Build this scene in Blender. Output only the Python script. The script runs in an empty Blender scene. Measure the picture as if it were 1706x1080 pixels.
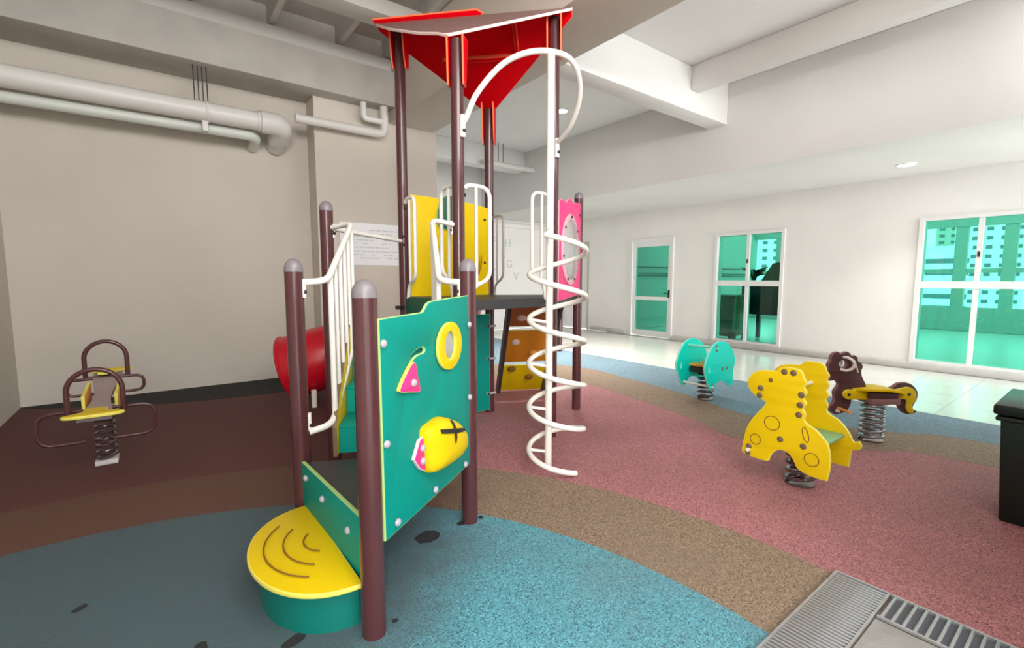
import bpy, bmesh, math, random
from mathutils import Vector, Matrix
PI = math.pi
rnd = random.Random(4)
S = bpy.context.scene
COL = S.collection

# ---------------------------------------------------------------- camera
cam = bpy.data.cameras.new('camera'); camo = bpy.data.objects.new('camera', cam); COL.objects.link(camo)
camo.location = (0, 0, 1.45)
camo.rotation_euler = (math.radians(90 - 5.48), 0, math.radians(-37.1))
cam.sensor_fit = 'HORIZONTAL'; cam.sensor_width = 36; cam.lens = 782 / 1706 * 36
cam.clip_start = .02; cam.clip_end = 600
S.camera = camo

# ---------------------------------------------------------------- sky, exposure
S.view_settings.view_transform = 'Standard'; S.view_settings.look = 'None'
S.view_settings.gamma = 1; S.view_settings.use_curve_mapping = False
S.view_settings.exposure = 1.04
w = bpy.data.worlds.new('sky'); S.world = w; w.use_nodes = True
bg = w.node_tree.nodes['Background']; bg.inputs[0].default_value = (.93, .97, 1, 1); bg.inputs[1].default_value = 2.2

def lamp_area(name, loc, target, sx, sy, power, color=(1, 1, 1)):
    l = bpy.data.lights.new(name, 'AREA'); l.shape = 'RECTANGLE'; l.size = sx; l.size_y = sy; l.energy = power; l.color = color
    o = bpy.data.objects.new(name, l); COL.objects.link(o); o.location = loc
    o.rotation_euler = (Vector(target) - Vector(loc)).to_track_quat('-Z', 'Y').to_euler()
    return o
# daylight falling in through the open side of the play deck, behind the photographer
lamp_area('daylight_opening', (-2.5, -4.2, 2.9), (1.7, 2.6, .4), 2.0, 2.6, 360, (1, .98, .95))
lamp_area('daylight_corridor_end', (7.6, -11, 2.2), (7.4, 3, 2.4), 4.5, 3.6, 640, (.95, .99, 1))
lamp_area('fill_left_bay', (.8, -1.5, 4.15), (.6, 6.0, 3.2), 4.0, 1.5, 112, (1, .98, .95))  # added fill lamp for the left bay, behind an unseen high gap
lamp_area('fill_right_bay', (5.4, -1.5, 3.65), (5.6, 5.0, 4.2), 3.2, .9, 9, (1, .98, .95))  # added fill lamp brightening the right bay's beams and ceiling; source unseen

# ---------------------------------------------------------------- materials
MATS = {}
def mat(name, col, rough=.5, metal=0., spec=.5, noise=0., nscale=6., bump=0., bscale=60., emit=None, dark=None, coat=0.):
    m = bpy.data.materials.new(name); m.use_nodes = True; nt = m.node_tree; b = nt.nodes['Principled BSDF']
    b.inputs['Base Color'].default_value = (*col, 1); b.inputs['Roughness'].default_value = rough
    b.inputs['Metallic'].default_value = metal; b.inputs['Specular IOR Level'].default_value = spec
    b.inputs['Coat Weight'].default_value = coat
    tc = nt.nodes.new('ShaderNodeTexCoord')
    if noise:
        n = nt.nodes.new('ShaderNodeTexNoise'); n.inputs['Scale'].default_value = nscale; n.inputs['Detail'].default_value = 5
        r = nt.nodes.new('ShaderNodeValToRGB'); d = dark or tuple(c * (1 - noise) for c in col)
        r.color_ramp.elements[0].position = .35; r.color_ramp.elements[0].color = (*d, 1)
        r.color_ramp.elements[1].position = .65; r.color_ramp.elements[1].color = (*col, 1)
        nt.links.new(tc.outputs['Object'], n.inputs['Vector']); nt.links.new(n.outputs['Fac'], r.inputs[0]); nt.links.new(r.outputs[0], b.inputs['Base Color'])
    if bump:
        n2 = nt.nodes.new('ShaderNodeTexNoise'); n2.inputs['Scale'].default_value = bscale; n2.inputs['Detail'].default_value = 3
        bp = nt.nodes.new('ShaderNodeBump'); bp.inputs['Strength'].default_value = bump; bp.inputs['Distance'].default_value = .01
        nt.links.new(tc.outputs['Object'], n2.inputs['Vector']); nt.links.new(n2.outputs['Fac'], bp.inputs['Height']); nt.links.new(bp.outputs[0], b.inputs['Normal'])
    if emit:
        b.inputs['Emission Color'].default_value = (*emit[0], 1); b.inputs['Emission Strength'].default_value = emit[1]
    MATS[name] = m
    return m

def rubber(name, col, dirt, fleck=.55, shade_dirt=None):
    """EPDM granule flooring: base colour, light and dark granules, blotchy wear."""
    m = bpy.data.materials.new(name); m.use_nodes = True; nt = m.node_tree; b = nt.nodes['Principled BSDF']; L = nt.links
    tc = nt.nodes.new('ShaderNodeTexCoord')
    v = nt.nodes.new('ShaderNodeTexVoronoi'); v.inputs['Scale'].default_value = 190
    hs = nt.nodes.new('ShaderNodeSeparateColor')
    r = nt.nodes.new('ShaderNodeValToRGB'); e = r.color_ramp.elements
    e[0].position = 0; e[0].color = (*[c * .28 for c in col], 1)
    e[1].position = 1; e[1].color = (*[min(1, c * 1.5 + .05) for c in col], 1)
    for p, k in ((.16, fleck), (.3, .92), (.8, 1.08)):
        x = e.new(p); x.color = (*[c * k for c in col], 1)
    n = nt.nodes.new('ShaderNodeTexNoise'); n.inputs['Scale'].default_value = 1.1; n.inputs['Detail'].default_value = 6; n.inputs['Roughness'].default_value = .6
    rr = nt.nodes.new('ShaderNodeValToRGB'); rr.color_ramp.elements[0].position = .42; rr.color_ramp.elements[1].position = .68
    mx = nt.nodes.new('ShaderNodeMix'); mx.data_type = 'RGBA'; mx.inputs[7].default_value = (*dirt, 1)
    sc = nt.nodes.new('ShaderNodeMath'); sc.operation = 'MULTIPLY'; sc.inputs[1].default_value = .45
    L.new(tc.outputs['Object'], v.inputs['Vector']); L.new(v.outputs['Color'], hs.inputs[0]); L.new(hs.outputs[0], r.inputs[0])
    L.new(tc.outputs['Object'], n.inputs['Vector']); L.new(n.outputs['Fac'], rr.inputs[0]); L.new(rr.outputs[0], sc.inputs[0])
    L.new(sc.outputs[0], mx.inputs[0]); L.new(r.outputs[0], mx.inputs[6])
    if shade_dirt:
        # shade and dirt on the deck's left half, mixed into the colour, ragged edge
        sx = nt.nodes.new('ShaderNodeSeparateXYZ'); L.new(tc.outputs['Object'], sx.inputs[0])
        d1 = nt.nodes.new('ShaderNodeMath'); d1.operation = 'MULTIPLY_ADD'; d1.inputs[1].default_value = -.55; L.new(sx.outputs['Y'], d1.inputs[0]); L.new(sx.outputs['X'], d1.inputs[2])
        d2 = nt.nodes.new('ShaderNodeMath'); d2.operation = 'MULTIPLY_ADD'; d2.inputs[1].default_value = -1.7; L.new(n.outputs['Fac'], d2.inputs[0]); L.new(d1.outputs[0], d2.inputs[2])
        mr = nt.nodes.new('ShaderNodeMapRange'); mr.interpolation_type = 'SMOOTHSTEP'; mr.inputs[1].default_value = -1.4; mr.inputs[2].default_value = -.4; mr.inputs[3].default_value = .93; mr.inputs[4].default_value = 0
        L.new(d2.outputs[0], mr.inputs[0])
        g2 = nt.nodes.new('ShaderNodeMix'); g2.data_type = 'RGBA'; g2.inputs[7].default_value = (*shade_dirt, 1)
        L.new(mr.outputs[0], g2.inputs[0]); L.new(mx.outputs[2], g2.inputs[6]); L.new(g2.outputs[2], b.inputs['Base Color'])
    else:
        L.new(mx.outputs[2], b.inputs['Base Color'])
    b.inputs['Roughness'].default_value = .72; b.inputs['Specular IOR Level'].default_value = .35
    bp = nt.nodes.new('ShaderNodeBump'); bp.inputs['Strength'].default_value = .35; bp.inputs['Distance'].default_value = .004
    L.new(v.outputs['Distance'], bp.inputs['Height']); L.new(bp.outputs[0], b.inputs['Normal'])
    MATS[name] = m; return m

def glass(name, tint, gloss=.12):
    m = bpy.data.materials.new(name); m.use_nodes = True; nt = m.node_tree; nt.nodes.clear()
    o = nt.nodes.new('ShaderNodeOutputMaterial'); t = nt.nodes.new('ShaderNodeBsdfTransparent'); t.inputs[0].default_value = (*tint, 1)
    g = nt.nodes.new('ShaderNodeBsdfGlossy'); g.inputs[1].default_value = .02
    f = nt.nodes.new('ShaderNodeFresnel'); f.inputs[0].default_value = 1.5
    mx = nt.nodes.new('ShaderNodeMixShader')
    nt.links.new(f.outputs[0], mx.inputs[0]); nt.links.new(t.outputs[0], mx.inputs[1]); nt.links.new(g.outputs[0], mx.inputs[2]); nt.links.new(mx.outputs[0], o.inputs[0])
    MATS[name] = m; return m

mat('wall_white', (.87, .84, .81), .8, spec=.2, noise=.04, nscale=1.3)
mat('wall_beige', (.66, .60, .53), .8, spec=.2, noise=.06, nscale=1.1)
mat('ceiling_white', (.88, .86, .835), .85, spec=.2, noise=.04, nscale=1.0)
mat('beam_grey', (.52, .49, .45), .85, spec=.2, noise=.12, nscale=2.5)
mat('canopy_steel', (.78, .74, .69), .6, noise=.12, nscale=3)
mat('canopy_rafter', (.62, .60, .56), .6)
mat('dark_gap', (.03, .03, .03), .9)
mat('kerb', (.62, .59, .56), .6, noise=.08, nscale=4)
mat('tile', (.74, .74, .70), .16, noise=.05, nscale=2, spec=.6)
mat('grout', (.40, .39, .36), .8)
mat('concrete', (.46, .46, .45), .8, noise=.18, nscale=9, bump=.2)
rubber('rubber_pink', (.42, .17, .185), (.24, .12, .11), shade_dirt=(.085, .028, .024))
rubber('rubber_tan', (.27, .19, .132), (.24, .18, .14), shade_dirt=(.115, .05, .035))
rubber('rubber_blue', (.105, .33, .41), (.15, .20, .22), shade_dirt=(.072, .098, .108))
rubber('rubber_greyblue', (.17, .27, .34), (.15, .17, .18))
rubber('rubber_black', (.010, .010, .011), (.008, .008, .008))
mat('worn_black', (.02, .022, .024), .9)
mat('post_brown', (.085, .026, .029), .25, noise=.08, nscale=3, coat=.25, spec=.4)
mat('post_cap', (.20, .175, .19), .35)
mat('bolt_grey', (.42, .40, .44), .3, spec=.6)
mat('bolt_dark', (.03, .02, .02), .35)
mat('green_sheet', (.0, .255, .205), .5, spec=.18)
mat('green_dark', (.01, .11, .06), .5)
mat('green_edge', (.42, .62, .22), .5)
mat('green_drum', (.0, .17, .135), .45, noise=.1)
mat('yellow_sheet', (.76, .53, .003), .45, spec=.2)
mat('yellow_edge', (.80, .70, .12), .5)
mat('orange_sheet', (.72, .27, .012), .4)
mat('brick_sheet', (.42, .13, .03), .4)
mat('red_sheet', (.68, .0008, .006), .5, spec=.05)
mat('red_edge', (.92, .16, .06), .5)
mat('roof_brown', (.20, .11, .10), .45, noise=.1)
mat('pale_edge', (.82, .62, .58), .5)
mat('red_plastic', (.52, .004, .016), .3)
mat('pink_sheet', (.90, .03, .23), .4)
mat('pink_pale', (.85, .45, .52), .4)
mat('white_pipe', (.80, .765, .72), .3)
mat('grey_pipe', (.30, .28, .26), .35)
mat('deck_grey', (.045, .043, .045), .45, noise=.2, nscale=8)
mat('black_line', (.012, .011, .01), .6)
mat('groove', (.22, .10, .01), .7)
mat('spring_steel', (.10, .06, .062), .25, metal=.3, coat=.5)
mat('spring_grey', (.30, .29, .31), .25, metal=.6)
mat('teal_sheet', (.0, .62, .50), .45, spec=.15)
mat('teal_edge', (.25, .80, .62), .5)
mat('seat_green', (.22, .45, .24), .5)
mat('horse_brown', (.085, .032, .035), .4)
mat('horse_edge', (.26, .13, .13), .5)
mat('knob_brown', (.16, .10, .06), .5)
mat('mauve_seat', (.34, .27, .27), .45)
mat('orange_edge', (.85, .36, .05), .5)
mat('pvc_white', (.74, .71, .68), .4)
mat('pvc_green', (.68, .70, .65), .4)
mat('rod_dark', (.02, .02, .02), .5)
mat('bin_green', (.004, .014, .011), .35, noise=.3, nscale=5)
mat('grate_metal', (.50, .50, .52), .35, metal=.6, noise=.15, nscale=14)
mat('grate_pan', (.10, .11, .13), .7)
mat('frame_white', (.84, .82, .81), .4)
mat('handle_metal', (.05, .05, .05), .3, metal=.6)
mat('door_grey', (.50, .47, .42), .5)
mat('paper', (.84, .84, .86), .25)
mat('ink', (.60, .61, .66), .6)
mat('letter_grey', (.62, .62, .60), .6)
mat('lamp_glow', (1, 1, 1), .5, emit=((1, .97, .9), 14))
mat('lamp_ring', (.85, .85, .85), .4)
mat('terrace_wall', (.36, .38, .35), .8, noise=.05)
mat('terrace_tile', (.46, .48, .45), .3)
mat('tower_white', (.80, .80, .78), .8)
mat('tower_grey', (.42, .40, .37), .8)
mat('tower_window', (.10, .13, .16), .3)
mat('wheelie_green', (.015, .10, .03), .4)
mat('tyre', (.01, .01, .01), .7)
mat('crate_dark', (.02, .022, .03), .5)
mat('olive_board', (.10, .085, .03), .7)
mat('leaf_dark', (.02, .05, .02), .5)
glass('green_glass', (.32, .74, .61))
def bubble(name):
    m = bpy.data.materials.new(name); m.use_nodes = True; nt = m.node_tree; nt.nodes.clear()
    o = nt.nodes.new('ShaderNodeOutputMaterial'); t = nt.nodes.new('ShaderNodeBsdfTransparent'); t.inputs[0].default_value = (.9, .87, .87, 1)
    d = nt.nodes.new('ShaderNodeBsdfPrincipled'); d.inputs['Base Color'].default_value = (.62, .60, .60, 1); d.inputs['Roughness'].default_value = .12
    mx = nt.nodes.new('ShaderNodeMixShader'); mx.inputs[0].default_value = .42
    nt.links.new(t.outputs[0], mx.inputs[1]); nt.links.new(d.outputs[0], mx.inputs[2]); nt.links.new(mx.outputs[0], o.inputs[0])
    MATS[name] = m
bubble('clear_bubble')

# ---------------------------------------------------------------- helpers
WM = {}                      # world matrices of things, so that parts can be written in world coordinates
def link(o, parent=None):
    COL.objects.link(o)
    if parent is not None:
        o.parent = parent
    return o
def root_matrix(p):
    while p is not None:
        if p in WM: return WM[p]
        p = p.parent
    return Matrix.Identity(4)
def thing(name, label, cat, loc=(0, 0, 0), group=None):
    o = bpy.data.objects.new(name, None); COL.objects.link(o); o.location = loc; o.empty_display_size = .1
    o['label'] = label; o['category'] = cat
    if group: o['group'] = group
    WM[o] = Matrix.Translation(loc)
    return o
def tag(o, label, cat, group=None):
    o['label'] = label; o['category'] = cat
    if group: o['group'] = group
    return o

class MB:
    def __init__(s): s.v = []; s.f = []; s.mi = []
    def add(s, vs, fs, mi=0):
        b = len(s.v); s.v += [Vector(v) for v in vs]; s.f += [[i + b for i in f] for f in fs]; s.mi += [mi] * len(fs)
        return s
    def box(s, a, b, mi=0):
        x0, y0, z0 = a; x1, y1, z1 = b
        x0, x1 = min(x0, x1), max(x0, x1); y0, y1 = min(y0, y1), max(y0, y1); z0, z1 = min(z0, z1), max(z0, z1)
        return s.add([(x0, y0, z0), (x1, y0, z0), (x1, y1, z0), (x0, y1, z0), (x0, y0, z1), (x1, y0, z1), (x1, y1, z1), (x0, y1, z1)],
                     [(3, 2, 1, 0), (4, 5, 6, 7), (0, 1, 5, 4), (1, 2, 6, 5), (2, 3, 7, 6), (3, 0, 4, 7)], mi)
    def obox(s, c, u, v, n, su, sv, sn, mi=0):
        c = Vector(c); u = Vector(u).normalized() * su / 2; v = Vector(v).normalized() * sv / 2; n = Vector(n).normalized() * sn / 2
        P = [c + u * i + v * j + n * k for k in (-1, 1) for i, j in ((-1, -1), (1, -1), (1, 1), (-1, 1))]
        return s.add(P, [(3, 2, 1, 0), (4, 5, 6, 7), (0, 1, 5, 4), (1, 2, 6, 5), (2, 3, 7, 6), (3, 0, 4, 7)], mi)
    def bar(s, a, b, wd, ht, mi=0):
        a = Vector(a); b = Vector(b); d = (b - a).normalized(); up = Vector((0, 0, 1)) if abs(d.z) < .95 else Vector((1, 0, 0))
        n = d.cross(up).normalized()
        return s.obox((a + b) / 2, d, n, n.cross(d), (b - a).length, wd, ht, mi)
    def tube(s, pts, r, seg=12, closed=False, caps=True, mi=0, radii=None):
        P = [Vector(p) for p in pts]; n = len(P); rings = []
        t0 = ((P[1] - P[0]) if not closed else (P[1] - P[-1])).normalized()
        ref = Vector((0, 0, 1)) if abs(t0.z) < .9 else Vector((1, 0, 0)); nn = (ref - t0 * ref.dot(t0)).normalized()
        b = len(s.v)
        for i in range(n):
            if closed: t = (P[(i + 1) % n] - P[i - 1]).normalized()
            else: t = (P[min(i + 1, n - 1)] - P[max(i - 1, 0)]).normalized()
            nn = (nn - t * nn.dot(t)).normalized(); bb = t.cross(nn); rr = radii[i] if radii else r
            s.v += [P[i] + (nn * math.cos(2 * PI * k / seg) + bb * math.sin(2 * PI * k / seg)) * rr for k in range(seg)]
        m = n if closed else n - 1
        for i in range(m):
            for k in range(seg):
                a0 = b + i * seg + k; a1 = b + i * seg + (k + 1) % seg; c0 = b + ((i + 1) % n) * seg + k; c1 = b + ((i + 1) % n) * seg + (k + 1) % seg
                s.f.append([a0, a1, c1, c0]); s.mi.append(mi)
        if caps and not closed:
            s.f.append([b + k for k in range(seg)][::-1]); s.mi.append(mi)
            s.f.append([b + (n - 1) * seg + k for k in range(seg)]); s.mi.append(mi)
        return s
    def lathe(s, prof, c=(0, 0, 0), axis=(0, 0, 1), seg=24, mi=0):
        """prof: list of (r, h) along axis"""
        c = Vector(c); ax = Vector(axis).normalized(); ref = Vector((1, 0, 0)) if abs(ax.x) < .9 else Vector((0, 1, 0))
        u = (ref - ax * ref.dot(ax)).normalized(); v = ax.cross(u); b = len(s.v)
        for r, h in prof:
            s.v += [c + ax * h + (u * math.cos(2 * PI * k / seg) + v * math.sin(2 * PI * k / seg)) * r for k in range(seg)]
        for i in range(len(prof) - 1):
            for k in range(seg):
                s.f.append([b + i * seg + k, b + i * seg + (k + 1) % seg, b + (i + 1) * seg + (k + 1) % seg, b + (i + 1) * seg + k]); s.mi.append(mi)
        if prof[0][0] > 1e-6: s.f.append([b + k for k in range(seg)][::-1]); s.mi.append(mi)
        if prof[-1][0] > 1e-6: s.f.append([b + (len(prof) - 1) * seg + k for k in range(seg)]); s.mi.append(mi)
        return s
    def mesh(s, name, mats, M=None, smooth=True, bevel=0):
        me = bpy.data.meshes.new(name)
        vs = s.v if M is None else [M @ v for v in s.v]
        me.from_pydata([tuple(v) for v in vs], [], s.f)
        for m in (mats if isinstance(mats, (list, tuple)) else [mats]): me.materials.append(MATS[m])
        me.polygons.foreach_set('material_index', s.mi)
        bm = bmesh.new(); bm.from_mesh(me)
        bmesh.ops.remove_doubles(bm, verts=bm.verts, dist=1e-6)
        bmesh.ops.recalc_face_normals(bm, faces=bm.faces)
        if bevel:
            ed = [e for e in bm.edges if len(e.link_faces) == 2 and e.calc_face_angle(0) > .6]
            bmesh.ops.bevel(bm, geom=ed, offset=bevel, segments=2, affect='EDGES', profile=.5, clamp_overlap=True)
        bm.to_mesh(me); bm.free()
        if smooth:
            me.polygons.foreach_set('use_smooth', [True] * len(me.polygons)); me.set_sharp_from_angle(angle=.7)
        return me
    def build(s, name, mats, parent=None, smooth=True, bevel=0, kind=None, label=None):
        M = root_matrix(parent).inverted() if parent is not None else None
        o = bpy.data.objects.new(name, s.mesh(name, mats, M, smooth, bevel)); link(o, parent)
        if kind: o['kind'] = kind
        if label: o['label'] = label
        return o

def struct(name, mb, m, parent=None, **k):
    return mb.build(name, m, parent, kind='structure' if parent is None else None, **k)
def put(name, me, parent, M):
    """place a shared mesh (modelled about the origin) at world matrix M as a child of parent"""
    o = bpy.data.objects.new(name, me); link(o, parent); o.matrix_local = root_matrix(parent).inverted() @ M
    return o
def catmull(pts, n=6, closed=False):
    P = [Vector(p) for p in pts]; out = []; N = len(P)
    for i in range(N if closed else N - 1):
        if closed: a, b, c, d = P[i - 1], P[i], P[(i + 1) % N], P[(i + 2) % N]
        else: a, b, c, d = P[max(i - 1, 0)], P[i], P[i + 1], P[min(i + 2, N - 1)]
        for k in range(n):
            t = k / n
            out.append(.5 * ((2 * b) + (c - a) * t + (2 * a - 5 * b + 4 * c - d) * t * t + (3 * b - a - 3 * c + d) * t ** 3))
    if not closed: out.append(P[-1])
    return out
def rounded(pts, r, n=5):
    """round the inner corners of an open 3-D polyline"""
    P = [Vector(p) for p in pts]; out = [P[0]]
    for i in range(1, len(P) - 1):
        a, b, c = P[i - 1], P[i], P[i + 1]; rr = min(r, (a - b).length * .48, (c - b).length * .48)
        p0 = b + (a - b).normalized() * rr; p1 = b + (c - b).normalized() * rr
        for k in range(n + 1):
            t = k / n; out.append(p0 * (1 - t) ** 2 + b * 2 * t * (1 - t) + p1 * t * t)
    out.append(P[-1]); return out
def ell(cx, cy, rx, ry, n=28, rot=0):
    c, s_ = math.cos(rot), math.sin(rot)
    return [(cx + rx * math.cos(2 * PI * k / n) * c - ry * math.sin(2 * PI * k / n) * s_, cy + rx * math.cos(2 * PI * k / n) * s_ + ry * math.sin(2 * PI * k / n) * c) for k in range(n)]
def smooth2(pts, n=4): return [(p.x, p.y) for p in catmull([(x, y, 0) for x, y in pts], n, True)]
def frame(o, u, v):
    u = Vector(u).normalized(); v = Vector(v).normalized(); n = u.cross(v)
    M = Matrix((u, v, n)).transposed().to_4x4(); M.translation = Vector(o); return M
def plate(name, outline, th, M, m, parent=None, holes=(), edge=None, bevel=.003, kind=None, label=None):
    """flat board with rounded edges cut from a 2-D outline, centred on the frame's plane"""
    cu = bpy.data.curves.new(name, 'CURVE'); cu.dimensions = '2D'; cu.fill_mode = 'BOTH'
    bevel = min(bevel, th * .4)
    cu.extrude = th / 2 - bevel; cu.bevel_depth = bevel; cu.bevel_resolution = 1; cu.offset = -bevel
    for pts in [outline] + list(holes):
        sp = cu.splines.new('POLY'); sp.points.add(len(pts) - 1); sp.use_cyclic_u = True
        for p, q in zip(sp.points, pts): p.co = (q[0], q[1], 0, 1)
    tmp = bpy.data.objects.new('tmp', cu); me = bpy.data.meshes.new_from_object(tmp)
    bpy.data.objects.remove(tmp); bpy.data.curves.remove(cu)
    me.name = name; me.materials.clear()
    for x in ([m, edge] if edge else [m]): me.materials.append(MATS[x])
    bm = bmesh.new(); bm.from_mesh(me); bmesh.ops.remove_doubles(bm, verts=bm.verts, dist=1e-5)
    bm.normal_update()
    for f in bm.faces: f.material_index = 1 if (edge and abs(f.normal.z) < .93) else 0
    A = (root_matrix(parent).inverted() @ M) if parent is not None else M
    bmesh.ops.transform(bm, matrix=A, verts=bm.verts); bm.to_mesh(me); bm.free()
    me.polygons.foreach_set('use_smooth', [True] * len(me.polygons)); me.set_sharp_from_angle(angle=.6)
    o = bpy.data.objects.new(name, me); link(o, parent)
    if kind: o['kind'] = kind
    if label: o['label'] = label
    return o
def dome_mesh(name, r, h, m, seg=14):
    return MB().lathe([(r, 0), (r, h * .25)] + [(r * math.cos(a * PI / 10), h * .25 + h * .75 * math.sin(a * PI / 10)) for a in (1, 2, 3, 4)] + [(.0005, h)], seg=seg).mesh(name, m)
BOLT = dome_mesh('bolt', .017, .016, 'bolt_grey')
BOLT_DARK = dome_mesh('bolt', .014, .014, 'bolt_dark')
KNOB = dome_mesh('bolt', .021, .009, 'knob_brown')
def bolt_at(p, n, parent, me=None, name='bolt'):
    return put(name, me or BOLT, parent, Matrix.Translation(p) @ Vector(n).to_track_quat('Z', 'Y').to_matrix().to_4x4())
def helix(c, r, z0, z1, turns, ph=0, n=16):
    N = int(turns * n); return [(c[0] + r * math.cos(ph + 2 * PI * turns * i / N), c[1] + r * math.sin(ph + 2 * PI * turns * i / N), z0 + (z1 - z0) * i / N) for i in range(N + 1)]

# ================================================================ SETTING
XW, XL = 9.87, -1.3
YB = 10.9
ZC = 4.44
# ---- floor
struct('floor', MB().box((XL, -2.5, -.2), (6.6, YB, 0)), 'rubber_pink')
def sheet(name, pts, z, m):
    n = len(pts)
    mb = MB().add([(x, y, z) for x, y in pts] + [(x, y, z - .003) for x, y in pts], [list(range(n)), list(range(2 * n - 1, n - 1, -1))] + [[i, i + n, (i + 1) % n + n, (i + 1) % n] for i in range(n)])
    return struct(name, mb, m, smooth=False)
def disc(cx, cy, r, n=90):
    return [(max(XL, cx + r * math.cos(2 * PI * k / n)), max(-2.5, cy + r * math.sin(2 * PI * k / n))) for k in range(n)]
tan_edge = [(1.6, 6.7), (2.6, 6.55), (3.5, 6.0), (4.3, 5.25), (4.67, 4.49), (4.58, 3.64), (4.36, 2.66), (4.14, 2.05), (4.42, 1.55), (4.81, 1.2), (5.09, .6), (5.3, -2.5)]
blue_edge = [(1.2, 6.75), (2.4, 6.85), (3.6, 6.8), (4.8, 6.3), (5.5, 5.43), (5.42, 4.32), (5.23, 3.23), (4.98, 2.43), (5.2, 1.85), (5.53, 1.23), (5.81, .65), (6.1, -2.5)]
sm = lambda L: [(p.x, p.y) for p in catmull([(x, y, 0) for x, y in L], 6)]
sheet('floor_tan_outer', sm(tan_edge) + [(6.6, -2.5), (6.6, YB), (1.6, YB)], .0008, 'rubber_tan')
sheet('floor_blue_outer', sm(blue_edge) + [(6.6, -2.5), (6.6, YB), (1.2, YB)], .0016, 'rubber_greyblue')
sheet('floor_black_strip', sm([(XL, 7.43), (-.68, 7.07), (.15, 6.68), (1.12, 6.53), (2.2, 6.55), (3.1, 6.75)]) + [(3.5, 7.5), (XL, 7.5)], .0024, 'rubber_black')
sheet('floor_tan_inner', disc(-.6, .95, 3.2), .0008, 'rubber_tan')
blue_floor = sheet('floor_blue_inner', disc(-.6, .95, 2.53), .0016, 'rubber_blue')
for cx, cy, rx, ry, a in ((1.14, 2.30, .075, .06, .3), (1.37, 2.31, .03, .024, 0), (1.50, 2.30, .02, .016, .5), (.36, 1.93, .05, .028, .4), (.73, 1.79, .014, .012, 0), (-.35, 2.7, .03, .02, .8), (.05, 2.1, .05, .03, 1.2)):
    pts = [(x + rnd.uniform(-.1, .1) * rx, y + rnd.uniform(-.1, .1) * ry) for x, y in ell(cx, cy, rx, ry, 18, a)]
    MB().add([(x, y, .0022) for x, y in pts], [list(range(18))]).build('worn_patch', 'worn_black', blue_floor)
# tiled strip along the window wall
tiles = struct('floor_tiled', MB().box((6.6, -4.5, -.2), (XW, YB, -.004)), 'grout')
struct('trim_1', MB().box((6.585, -2.5, -.1), (6.61, YB, .004)), 'kerb')
TILE = MB().box((-.2975, -.2975, -.004), (.2975, .2975, 0)).mesh('tile', 'tile')
for i in range(6):
    for j in range(25):
        if 6.61 + .6 * i + .3 > 9.87: continue
        put('tile', TILE, tiles, Matrix.Translation((6.91 + .6 * i, -3.9 + .6 * j, 0)))
# landing the photograph is taken from
struct('landing', MB().box((-1.3, -2.5, -.1), (2.37, .56, .008)), 'concrete', bevel=.003)
# ---- walls
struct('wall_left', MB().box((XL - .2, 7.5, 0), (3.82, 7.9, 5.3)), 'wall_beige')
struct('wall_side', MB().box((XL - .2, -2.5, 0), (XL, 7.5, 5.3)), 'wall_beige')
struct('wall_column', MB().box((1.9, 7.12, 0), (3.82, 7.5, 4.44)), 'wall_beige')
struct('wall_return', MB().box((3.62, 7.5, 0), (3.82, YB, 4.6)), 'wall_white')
struct('wall_back', MB().box((3.6, YB, 0), (10.1, YB + .2, 4.6)), 'wall_white')
mb = MB(); X1 = XW + .2
D1 = (6.66, 7.93, 0, 2.45); D2 = (9.40, 10.5, 0, 2.5); W1 = (4.22, 5.6, .11, 2.4); W2 = (.76, 2.13, .11, 2.4); W3 = (-2.7, -1.3, .11, 2.4)
edges = [-4.5] + [e for h in (W3, W2, W1, D1, D2) for e in h[:2]] + [YB]
for i in range(0, len(edges) - 1, 2): mb.box((XW, edges[i], 0), (X1, edges[i + 1], 4.6))
for h in (W3, W2, W1, D1, D2):
    mb.box((XW, h[0], h[3]), (X1, h[1], 4.6))
    if h[2] > 0: mb.box((XW, h[0], 0), (X1, h[1], h[2]))
struct('wall_right', mb, 'wall_white')
struct('baseboard_right', MB().box((9.70, -4.5, 0), (XW, 6.55, .10)).box((XW - .02, 8.03, 0), (XW, 9.3, .12)).box((XW - .06, 8.03, 0), (XW, 8.6, .09)), 'kerb', bevel=.006)
# ---- ceilings and beams
struct('ceiling', MB().box((3.4, -1.0, ZC), (10.1, YB + .2, ZC + .2)), 'ceiling_white')
struct('beam_window_side', MB().box((7.2, -4.5, 3.12), (XW, YB, ZC)), 'ceiling_white', bevel=.01)
struct('beam_between_bays', MB().box((3.0, -2.5, 3.83), (3.77, 7.3, 5.3)), 'wall_beige', bevel=.012)
struct('beam_cross', MB().box((3.77, 4.0, 3.83), (7.2, 4.3, ZC)), 'ceiling_white', bevel=.012)
struct('beam_ceiling', MB().box((6.2, -2.5, 4.11), (6.4, 4.0, ZC)), 'ceiling_white', bevel=.012)
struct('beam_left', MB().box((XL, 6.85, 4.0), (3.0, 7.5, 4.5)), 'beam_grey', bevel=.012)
struct('beam_back', MB().box((3.82, 9.0, 4.0), (7.2, 9.35, ZC)), 'ceiling_white', bevel=.01)
struct('trim_2', MB().box((3.82, YB - .07, 2.9), (9.87, YB, 3.02)), 'ceiling_white', bevel=.01)
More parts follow.
